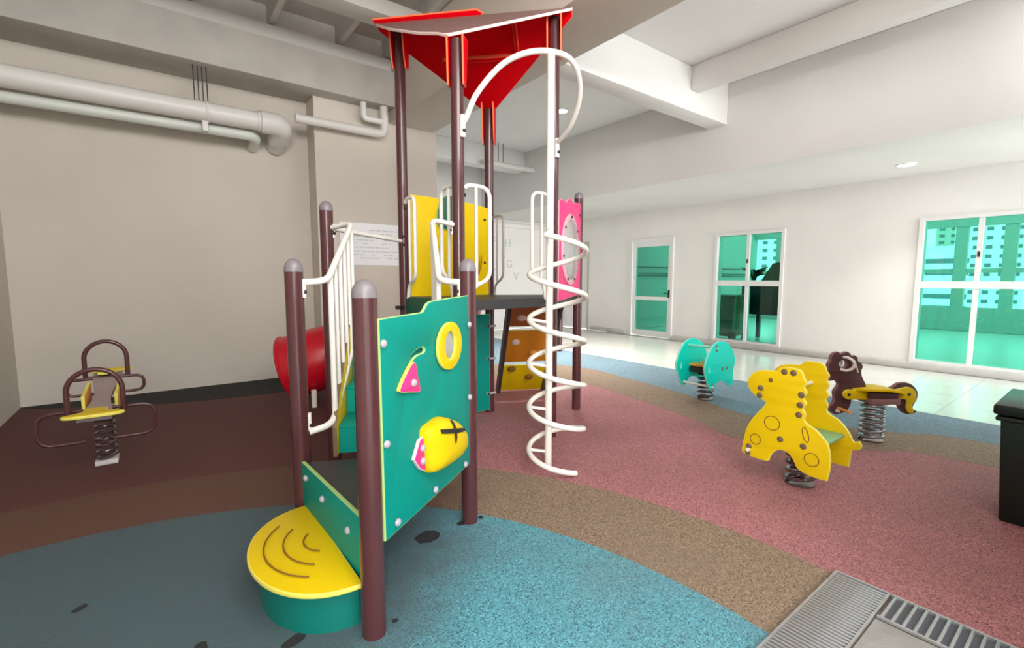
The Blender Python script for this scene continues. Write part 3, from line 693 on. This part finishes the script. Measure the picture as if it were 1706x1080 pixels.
for p in (Vector((1.885, 3.10, 0)), Vector((2.845, 3.115, 0))):
    MB().tube([at(p, 2.50), at(p, 2.66)], .022, 10).build('clamp', 'white_pipe', ar); bolt_at(at(p, 2.545) + Vector((0, -.02, 0)), (0, -1, 0), ar, BOLT_DARK)

# ================================================================ SPRING RIDERS
GR = 'spring riders on the rubber floor'
def spring(parent, c, z0, z1, r=.075, turns=7, m='spring_steel', wr=.013):
    s = MB().tube(helix(c, r, z0 + .02, z1, turns, n=18), wr, 8).build('spring', m, parent)
    MB().lathe([(r * 1.12, 0), (r * 1.12, .012)], (c[0], c[1], 0), seg=20).build('base_plate', 'spring_steel', s)
    return s
# ---- giraffe
gc = (3.583, 1.336)
g = thing('giraffe_rider', 'yellow giraffe spring rider with ringed spots standing on pink rubber', 'spring rider', (*gc, 0), GR)
gol = [(.303, .71), (.277, .769), (.213, .808), (.115, .818), (.09, .841), (.056, .855), (-.028, .85), (-.055, .825), (-.062, .80), (-.082, .768), (-.07, .735), (-.086, .70), (-.070, .66), (-.088, .625), (-.070, .59), (-.085, .555), (-.08, .515), (-.105, .49), (-.15, .468), (-.193, .429), (-.23, .377), (-.252, .335), (-.285, .345), (-.30, .31), (-.28, .28), (-.247, .268), (-.236, .16), (-.225, .148), (-.17, .147), (-.114, .153), (-.056, .175), (-.032, .217), (-.001, .258), (.039, .272), (.077, .263), (.108, .229), (.125, .195), (.14, .165), (.228, .163), (.317, .177), (.319, .237), (.296, .364), (.252, .455), (.178, .564), (.178, .588), (.241, .616), (.286, .654)]
gol_s = smooth2(gol, 3)
gol_n = smooth2([p for p in gol if p not in ((-.285, .345), (-.30, .31), (-.28, .28), (-.252, .335))], 3)
for x, near_ in ((gc[0] - .19, 1), (gc[0] + .19, 0)):
    fg = frame((x, gc[1], 0), (0, 1, 0), UP); so = 1 if (fg.to_3x3() @ Vector((0, 0, 1))).x < 0 else -1
    so = so if near_ else -so; nx = (-1, 0, 0) if near_ else (1, 0, 0)
    pnl = plate('giraffe_panel', gol_n if near_ else gol_s, .022, fg, 'yellow_sheet', g, edge='yellow_edge', bevel=.004)
    for cx, cy, rx, ry, ro in ((.121, .446, .054, .052, 0), (.228, .301, .039, .040, 0), (-.138, .262, .046, .046, 0), (-.094, .42, .02, .054, -.25)):
        plate('spot_ring', ell(cx, cy, rx, ry, 32, ro), .003, fg @ Matrix.Translation((0, 0, so * .0115)), 'groove', pnl, holes=[ell(cx, cy, rx - .006, ry - .006, 32, ro)], bevel=.0008)
    for s, z in ((.058, .82), (.001, .821), (.209, .679), (.214, .626), (-.055, .681), (-.05, .612), (-.046, .544), (.061, .347), (-.084, .337), (.272, .237), (.276, .189)):
        bolt_at(fg @ Vector((s, z, so * .010)), nx, pnl, KNOB)
    plate('eye', ell(.144, .748, .014, .017, 16), .004, fg @ Matrix.Translation((0, 0, so * .0115)), 'groove', pnl, bevel=.001)
x0, x1 = gc[0] - .2, gc[0] + .2; Y = gc[1]
MB().box((x0 + .01, Y - .2, .355), (x1 - .01, Y + .02, .375)).build('seat', 'seat_green', g, bevel=.006)
MB().box((x0 + .01, Y + .05, .30), (x1 - .01, Y + .09, .45)).build('seat_brace', 'yellow_sheet', g, bevel=.005)
MB().box((x0 + .01, Y - .10, .29), (x1 - .01, Y + .10, .315)).build('spring_plate', 'spring_steel', g)
MB().tube([(x0, Y + .03, .70), (x1, Y + .03, .70)], .014, 10).build('hand_bar', 'white_pipe', g)
MB().tube([(x0 - .02, Y + .274, .213), (x1 + .02, Y + .274, .213)], .014, 10).build('foot_bar', 'white_pipe', g)
spring(g, (gc[0], gc[1]), 0, .30, .085, 5)

# ---- horse
hc = (5.088, 1.331); hu = Vector((.8, -.6, 0)); hw = Vector((.6, .8, 0))
h = thing('horse_rider', 'dark brown horse spring rider with yellow seat on a tall grey spring', 'spring rider', (*hc, 0), GR)
fh = frame((hc[0], hc[1], 0), hu, UP); sh = 1 if (fh.to_3x3() @ Vector((0, 0, 1))).dot(hw) < 0 else -1   # sh: side facing the tiles' far end or the camera
head = [(-.482, .64), (-.443, .651), (-.452, .685), (-.440, .718), (-.428, .735), (-.427, .765), (-.403, .797), (-.368, .808), (-.336, .79), (-.31, .803), (-.283, .808), (-.256, .79), (-.245, .77), (-.214, .775), (-.190, .754), (-.184, .725), (-.156, .709), (-.136, .673), (-.147, .641), (-.139, .587), (-.097, .505), (-.108, .469), (-.21, .386), (-.224, .331), (-.256, .267), (-.309, .249), (-.353, .24), (-.4, .267), (-.412, .313), (-.379, .35), (-.372, .387), (-.381, .451), (-.348, .505), (-.359, .537), (-.387, .549), (-.438, .546), (-.425, .583)]
hp = plate('horse_head', smooth2(head, 3), .036, fh, 'horse_brown', h, edge='horse_edge', bevel=.005, holes=[ell(-.316, .70, .034, .034, 20)])
tl = plate('horse_tail', smooth2([(.10, .46), (.151, .496), (.185, .521), (.238, .532), (.302, .518), (.35, .477), (.372, .432), (.368, .377), (.34, .322), (.343, .289), (.372, .271), (.355, .25), (.288, .241), (.241, .267), (.21, .313), (.182, .386), (.12, .40)], 3), .036, fh, 'horse_brown', h, edge='horse_edge', bevel=.005)
for s_ in (-1, 1):
    nv = hw * (-1 if s_ * sh > 0 else 1)
    fo = fh @ Matrix.Translation((0, 0, s_ * .032))
    a = plate('side_plate', smooth2([(-.316, .428), (-.30, .458), (-.261, .473), (-.143, .460), (-.08, .455), (-.08, .386), (-.146, .382), (-.255, .382), (-.296, .396)], 3), .022, fo, 'yellow_sheet', h, edge='yellow_edge')
    bolt_at(fo @ Vector((-.265, .428, s_ * .011)), nv, a, BOLT_DARK)
    b = plate('tail_plate', smooth2([(.10, .468), (.153, .472), (.215, .487), (.259, .494), (.305, .477), (.338, .432), (.336, .377), (.308, .331), (.326, .276), (.31, .255), (.277, .267), (.26, .313), (.26, .368), (.232, .386), (.15, .388), (.10, .39)], 3), .022, fo, 'yellow_sheet', h, edge='yellow_edge')
    bolt_at(fo @ Vector((.27, .43, s_ * .011)), nv, b, BOLT_DARK)
    ring = [fh @ Vector((x, y, s_ * z)) for x, y, z in ((-.315, .758, .016), (-.30, .76, .045), (-.272, .735, .075), (-.262, .70, .08), (-.275, .665, .07), (-.31, .645, .045), (-.335, .652, .016))]
    MB().tube(catmull(ring, 5), .013, 10).build('hand_grip', 'white_pipe', h)
    gr = [fh @ Vector((x, y, s_ * .019)) for x, y in ((-.289, .759), (-.243, .736), (-.205, .69), (-.18, .623))]
    MB().tube(catmull(gr, 5), .006, 6).build('mane_line', 'white_pipe', hp)
    plate('sticker', [(-.36, .265), (-.32, .255), (-.31, .29), (-.35, .30)], .002, fh @ Matrix.Translation((0, 0, s_ * .019)), 'paper', hp, bevel=.0005)
seat = MB(); prof = [(-.22, .482), (-.1, .492), (.044, .49), (.15, .472), (.225, .446)]
for x, y in prof:
    wd = .03 if x < -.2 else (.05 if x > .2 else .12)
    for e in (-1, 1):
        for k in (0, -.022): seat.v.append(fh @ Vector((x, y + k, e * wd)))
for i in range(4):
    o_ = i * 4
    for q in ((0, 2, 6, 4), (1, 5, 7, 3), (0, 4, 5, 1), (2, 3, 7, 6)): seat.f.append([o_ + j for j in q])
seat.f += [[0, 1, 3, 2], [16, 18, 19, 17]]; seat.mi = [0] * len(seat.f)
seat.build('seat', 'yellow_sheet', h, bevel=.004)
MB().obox(fh @ Vector((.02, .425, 0)), hu, hw, UP, .25, .17, .05).build('seat_block', 'horse_brown', h, bevel=.005)
MB().obox(fh @ Vector((.025, .375, 0)), hu, hw, UP, .26, .20, .05).build('spring_plate', 'horse_edge', h, bevel=.004)
MB().tube([fh @ Vector((-.335, .30, -.17)), fh @ Vector((-.335, .30, .17))], .013, 10).build('foot_bar', 'orange_edge', h)
sc_ = fh @ Vector((-.01, 0, 0)); spring(h, (sc_.x, sc_.y), 0, .35, .085, 7, 'spring_grey', .014)

# ---- elephant
ec = (5.238, 3.04)
e = thing('elephant_rider', 'turquoise elephant spring rider with two side panels on blue rubber', 'spring rider', (*ec, 0), GR)
eol = smooth2([(-.345, .50), (-.307, .575), (-.244, .656), (-.16, .712), (-.035, .732), (.097, .70), (.217, .625), (.288, .526), (.302, .433), (.275, .345), (.285, .25), (.278, .205), (.237, .172), (.175, .178), (.098, .229), (.02, .252), (-.053, .254), (-.106, .232), (-.135, .19), (-.19, .165), (-.235, .19), (-.275, .24), (-.33, .339), (-.362, .43)], 3)
for y, s_ in ((ec[1] - .18, -1), (ec[1] + .18, 1)):
    fe = frame((ec[0], y, 0), (1, 0, 0), UP)
    pn = plate('elephant_panel', eol, .022, fe, 'teal_sheet', e, edge='teal_edge', holes=[ell(-.27, .42, .014, .036, 16)], bevel=.004)
    for s, z in ((-.12, .672), (-.12, .632), (.02, .40), (.12, .40), (-.19, .225), (-.19, .195)):
        bolt_at((ec[0] + s, y + s_ * .010, z), (0, s_, 0), pn, KNOB)
MB().tube([(ec[0] - .12, ec[1] - .2, .655), (ec[0] - .12, ec[1] + .2, .655)], .015, 10).build('hand_bar', 'teal_edge', e)
MB().tube([(ec[0] - .2, ec[1] - .2, .21), (ec[0] - .2, ec[1] + .24, .21)], .016, 10).build('foot_bar', 'white_pipe', e)
MB().box((ec[0] - .10, ec[1] - .17, .40), (ec[0] + .2, ec[1] + .17, .425)).build('seat', 'orange_edge', e, bevel=.005)
MB().box((ec[0] - .12, ec[1] - .15, .33), (ec[0] + .15, ec[1] + .15, .39)).build('seat_block', 'bolt_dark', e, bevel=.005)
spring(e, ec, 0, .34, .085, 6, 'spring_steel', .013)

# ---- two-seat rocker by the left wall
lc = Vector((-.385, 4.82, 0)); la = Vector((.02, 1, 0)).normalized(); lr = Vector((la.y, -la.x, 0))
l = thing('rocker', 'two-seat spring rocker with yellow seats and brown hoops near the left wall', 'spring rider', tuple(lc), GR)
def lp_(a, r, z): return lc + la * a + lr * r + UP * z
spring(l, (lc.x, lc.y), 0, .42, .058, 8, 'spring_steel', .012)
MB().obox(lp_(0, 0, .43), lr, la, UP, .16, .24, .03).build('spring_plate', 'spring_steel', l)
MB().obox(lp_(-.0, 0, .02), lr, la, UP, .14, .15, .035).build('concrete_foot', 'kerb', l, bevel=.004)
plank = MB(); K = 14
for i in range(K + 1):
    a = -.52 + 1.05 * i / K; z = .49 + .15 * (a + .52) - .035 * math.sin(PI * i / K); wd = .075 + .02 * math.cos(2 * PI * i / K)
    for rr, dz in ((-wd, 0), (wd, 0), (wd, -.025), (-wd, -.025)): plank.v.append(lp_(a, rr, z + dz))
for i in range(K):
    for j in range(4): plank.f.append([i * 4 + j, i * 4 + (j + 1) % 4, i * 4 + 4 + (j + 1) % 4, i * 4 + 4 + j])
plank.f += [[0, 3, 2, 1], [K * 4, K * 4 + 1, K * 4 + 2, K * 4 + 3]]; plank.mi = [0] * len(plank.f)
plank.build('plank', 'mauve_seat', l, bevel=.003)
for a0_, zz, sg_ in ((-.44, .515, -1), (.46, .655, 1)):
    fs = frame(lp_(a0_, 0, zz), lr, la * -sg_) if sg_ < 0 else frame(lp_(a0_, 0, zz), lr, la)
    fs = frame(lp_(a0_, 0, zz), lr, la * (1 if sg_ > 0 else -1))
    plate('seat', smooth2([(-.055, -.08), (.055, -.08), (.07, .02), (.15, .08), (.165, .115), (.10, .15), (-.10, .15), (-.165, .115), (-.15, .08), (-.07, .02)], 3), .022, fs, 'yellow_sheet', l, edge='yellow_edge', bevel=.005)
for s_ in (-1, 1):
    plate('side_board', [(-.16, .43), (.22, .46), (.22, .62), (-.16, .58)], .022, frame(lp_(0, s_ * .095, 0), la, UP), 'orange_edge', l, edge='yellow_edge', bevel=.004)
    for a0_, zt_, zb_, wd_ in ((-.30, .50, .27, .33), (.30, .63, .50, .25)):
        MB().tube(rounded([lp_(a0_, s_ * .08, zt_), lp_(a0_, s_ * wd_, zt_), lp_(a0_, s_ * wd_, zb_), lp_(a0_, s_ * .08, zb_)], .09, 7), .012, 10).build('foot_loop', 'post_brown', l)
for a0_, z0_, hr in ((-.38, .49, .152), (.42, .62, .138)):
    hp_ = [lp_(a0_, -hr, z0_)] + [lp_(a0_, -hr * math.cos(t), z0_ + .165 + hr * math.sin(t)) for t in [PI * i / 16 for i in range(17)]] + [lp_(a0_, hr, z0_)]
    MB().tube(hp_, .017, 10).build('hoop', 'post_brown', l)
    MB().tube([lp_(a0_, -hr, z0_), lp_(a0_, hr, z0_)], .012, 8).build('hoop_bar', 'post_brown', l)

# ================================================================ OTHER THINGS
# ---- dark bin at the right edge
b = thing('bin', 'dark green moulded box bin standing on the rubber at the right', 'bin', (4.25, .1, 0))
mb = MB(); x0, x1, y0, y1 = 3.94, 4.55, -.30, .42
mb.add([(x0 + .03, y0 + .03, 0), (x1 - .03, y0 + .03, 0), (x1 - .03, y1 - .03, 0), (x0 + .03, y1 - .03, 0), (x0, y0, .64), (x1, y0, .64), (x1, y1, .64), (x0, y1, .64)], [(3, 2, 1, 0), (4, 5, 6, 7), (0, 1, 5, 4), (1, 2, 6, 5), (2, 3, 7, 6), (3, 0, 4, 7)])
mb.build('bin_body', 'bin_green', b, bevel=.012)
MB().box((x0 - .02, y0 - .02, .615), (x1 + .02, y1 + .02, .645)).box((x0 - .03, y0 - .03, .655), (x1 + .03, y1 + .03, .715)).build('bin_lid', 'bin_green', b, bevel=.012)
# ---- drain grates
g1 = thing('drain_grate', 'grey drain grate with fine close bars at the edge of the blue rubber', 'drain', (2.0, .67, 0), 'steel drain grates')
MB().box((1.2, .565, 0), (2.605, .785, .004)).build('grate_pan', 'grate_pan', g1)
MB().box((1.2, .565, .0), (2.605, .575, .016)).box((1.2, .775, 0), (2.605, .785, .016)).box((2.595, .575, 0), (2.605, .775, .016)).build('grate_frame', 'grate_metal', g1)
fine = MB().box((-.006, -.1, 0), (.006, .1, .011)).mesh('bar', 'grate_metal', bevel=.002)
for k in range(62): put('bar', fine, g1, Matrix.Translation((1.215 + .0223 * k, .675, .003)))
g2 = thing('drain_grate', 'grey drain grate with wide open slots beside the concrete slab', 'drain', (2.49, -.1, 0), 'steel drain grates')
MB().box((2.38, -1.2, 0), (2.605, .56, .004)).build('grate_pan', 'grate_pan', g2)
MB().box((2.38, -1.2, 0), (2.392, .56, .016)).box((2.593, -1.2, 0), (2.605, .56, .016)).build('grate_frame', 'grate_metal', g2)
wide = MB().box((-.1, -.006, 0), (.1, .006, .014)).mesh('bar', 'grate_metal', bevel=.002)
for k in range(48): put('bar', wide, g2, Matrix.Translation((2.4925, .545 - .0365 * k, .002)))

# ---- pipes on the left wall
def pipe(name, label, pts, r, m='pvc_white', rc=.2, seg=20):
    o = MB().tube(rounded(pts, rc, 8), r, seg).build(name, m); tag(o, label, 'pipe', 'white pipes under the left beam'); return o
bp_ = pipe('drain_pipe', 'widest white pipe running along the left wall with a stepped elbow', [(-1.3, 6.98, 3.475), (1.46, 6.98, 3.475), (1.46, 7.485, 3.30)], .115, rc=.2, seg=28)
for x in (.62, 1.18): MB().lathe([(.118, -.02), (.126, -.01), (.126, .01), (.118, .02)], (x, 6.98, 3.475), (1, 0, 0), 28).build('pipe_collar', 'pvc_white', bp_)
MB().tube(rounded([(1.2, 6.98, 3.475), (1.46, 6.98, 3.475), (1.46, 7.30, 3.367)], .2, 8), .138, 28).build('elbow_socket', 'pvc_white', bp_)
for k in range(4): MB().tube([(.50 + .045 * k, 6.98, 3.57), (.50 + .045 * k, 6.98, 4.0)], .006, 6).build('hanger_rod', 'rod_dark', bp_)
MB().box((.56, 6.93, 3.24), (.62, 7.03, 3.36)).build('hanger_clip', 'pvc_white', bp_, bevel=.006)
sp_ = pipe('drain_pipe', 'narrower white pipe tucked below the widest one on the left wall', [(-1.3, 7.12, 3.305), (1.17, 7.12, 3.315), (1.17, 7.46, 3.24)], .062, 'pvc_green', rc=.12)
th = pipe('drain_pipe', 'thin white pipe crossing the column and turning up at its end', [(1.615, 6.95, 3.60), (2.86, 6.95, 3.60), (2.86, 6.95, 4.0)], .058, rc=.12)
MB().tube(rounded([(2.85, 6.95, 3.78), (2.55, 6.95, 3.78), (2.55, 6.95, 4.0)], .06, 6), .045, 14).build('pipe_branch', 'pvc_white', th)
bk = MB().tube(rounded([(5.9, 8.9, 4.02), (5.9, 8.7, 3.98), (7.2, 8.7, 3.98)], .1, 6), .06, 14).build('service_pipe', 'pvc_white'); tag(bk, 'white pipe below the back beam hung on two dark rods', 'pipe')
for x in (6.2, 6.33): MB().tube([(x, 8.7, 3.98), (x, 8.7, 4.44)], .008, 6).build('hanger_rod', 'rod_dark', bk)
# ---- notice on the column
nt_ = thing('notice', 'white notice sheet with lines of small print on the column', 'sign', (2.72, 7.11, 1.97))
MB().box((2.2, 7.105, 1.66), (3.22, 7.118, 2.29)).build('sheet', 'paper', nt_)
tx = MB()
for k, z in enumerate((2.18, 2.13, 2.08, 2.03, 1.98, 1.92, 1.86, 1.81, 1.76)):
    x = 2.28
    while x < 3.12:
        wd = rnd.uniform(.03, .12)
        if rnd.random() < .82: tx.box((x, 7.103, z), (min(x + wd, 3.14), 7.105, z + .017))
        x += wd + .02
tx.build('print_lines', 'ink', nt_, kind='stuff', smooth=False)
# ---- letters on the back wall
for ch, x, z, word in (('F', 7.55, 2.50, 'upper left'), ('H', 7.98, 2.46, 'upper right'), ('S', 7.85, 2.12, 'middle, faint'), ('G', 8.03, 1.88, 'round, right of the middle'), ('T', 7.5, 1.62, 'lower left'), ('V', 8.3, 1.52, 'lowest right')):
    cu = bpy.data.curves.new('wall_letter', 'FONT'); cu.body = ch; cu.size = .32; cu.extrude = .004
    tmp = bpy.data.objects.new('tmp', cu); me = bpy.data.meshes.new_from_object(tmp); bpy.data.objects.remove(tmp)
    me.materials.clear(); me.materials.append(MATS['letter_grey'])
    o = bpy.data.objects.new('wall_letter', me); COL.objects.link(o); o.location = (x, YB - .006, z - .1); o.rotation_euler = (PI / 2, 0, 0)
    tag(o, f'grey letter {ch} stuck on the back wall, {word}', 'letter', 'letters on the back wall')
# ---- ceiling downlights
def downlight(x, y, z, label, power):
    t = thing('ceiling_light', label, 'light', (x, y, z), 'round ceiling downlights')
    MB().lathe([(.13, 0), (.13, -.012), (.105, -.016), (.10, -.004)], (x, y, z), seg=28).build('ring', 'lamp_ring', t)
    MB().lathe([(.10, -.006), (.001, -.0061)], (x, y, z), seg=24).build('diffuser', 'lamp_glow', t)
    l_ = bpy.data.lights.new('ceiling_light', 'AREA'); l_.shape = 'DISK'; l_.size = .2; l_.energy = power; l_.color = (1, .95, .86); l_.spread = 1.55
    o = bpy.data.objects.new('lamp', l_); COL.objects.link(o); o.parent = t; o.location = (0, 0, -.03)
downlight(8.86, 2.15, 3.12, 'round lit downlight in the low ceiling above the right windows', 5)
downlight(5.95, 6.4, ZC, 'round lit downlight behind the spiral pole', 62)
# ---- far post at the edge of the rubber
fp = MB().lathe([(.052, 0), (.052, 1.2), (.045, 1.23), (.02, 1.25), (.001, 1.255)], (6.42, 6.9, 0), seg=20).build('bollard', 'post_brown'); tag(fp, 'short dark brown post standing alone behind the pink panel', 'post')
# ---- seen through the middle window
wb_ = thing('wheelie_bin', 'green wheelie bin standing behind the lower left pane', 'bin', (10.75, 5.75, 0))
MB().add([(10.5, 5.52, .12), (11.0, 5.52, .12), (11.0, 5.98, .12), (10.5, 5.98, .12), (10.42, 5.42, 1.02), (11.05, 5.42, 1.02), (11.05, 6.06, 1.02), (10.42, 6.06, 1.02)], [(3, 2, 1, 0), (4, 5, 6, 7), (0, 1, 5, 4), (1, 2, 6, 5), (2, 3, 7, 6), (3, 0, 4, 7)]).build('bin_body', 'wheelie_green', wb_, bevel=.02)
MB().box((10.38, 5.38, 1.02), (11.1, 6.1, 1.09)).build('bin_lid', 'wheelie_green', wb_, bevel=.02)
for y in (5.5, 6.0): MB().lathe([(.12, -.03), (.12, .03)], (10.5, y, .12), (0, 1, 0), 20).build('wheel', 'tyre', wb_)
cr_ = thing('crate', 'dark bench with a leaning board seen through the middle window', 'furniture', (11.6, 5.0, 0))
MB().box((11.2, 4.45, .62), (12.0, 5.68, 1.41)).build('crate_body', 'crate_dark', cr_, bevel=.01)
for x in (11.25, 11.95):
    for y in (4.5, 5.6): MB().box((x - .04, y - .04, 0), (x + .04, y + .04, .62)).build('leg', 'crate_dark', cr_)
plate('leaning_board', [(-.45, 0), (.42, .02), (.5, .55), (-.25, .42)], .04, frame((11.35, 4.85, 1.40), (0, -1, 0), (.25, 0, 1)), 'olive_board', cr_)
lf = thing('potted_plant', 'dark fern fronds poking up beside the leaning board', 'plant', (11.3, 5.45, 1.42))
MB().lathe([(.05, 0), (.07, .08)], (11.3, 5.45, 1.42), seg=14).build('pot', 'crate_dark', lf)
for k in range(14):
    a = rnd.uniform(0, 2 * PI); e_ = Vector((math.cos(a) * .3, math.sin(a) * .3, rnd.uniform(.05, .28))); s0 = Vector((11.3, 5.45, 1.48))
    side = Vector((-e_.y, e_.x, 0)).normalized() * .03; m_ = s0 + e_ * .55 + UP * .08
    MB().add([s0, m_ + side, s0 + e_, m_ - side], [(0, 1, 2), (0, 2, 3)]).build('leaf', 'leaf_dark', lf)
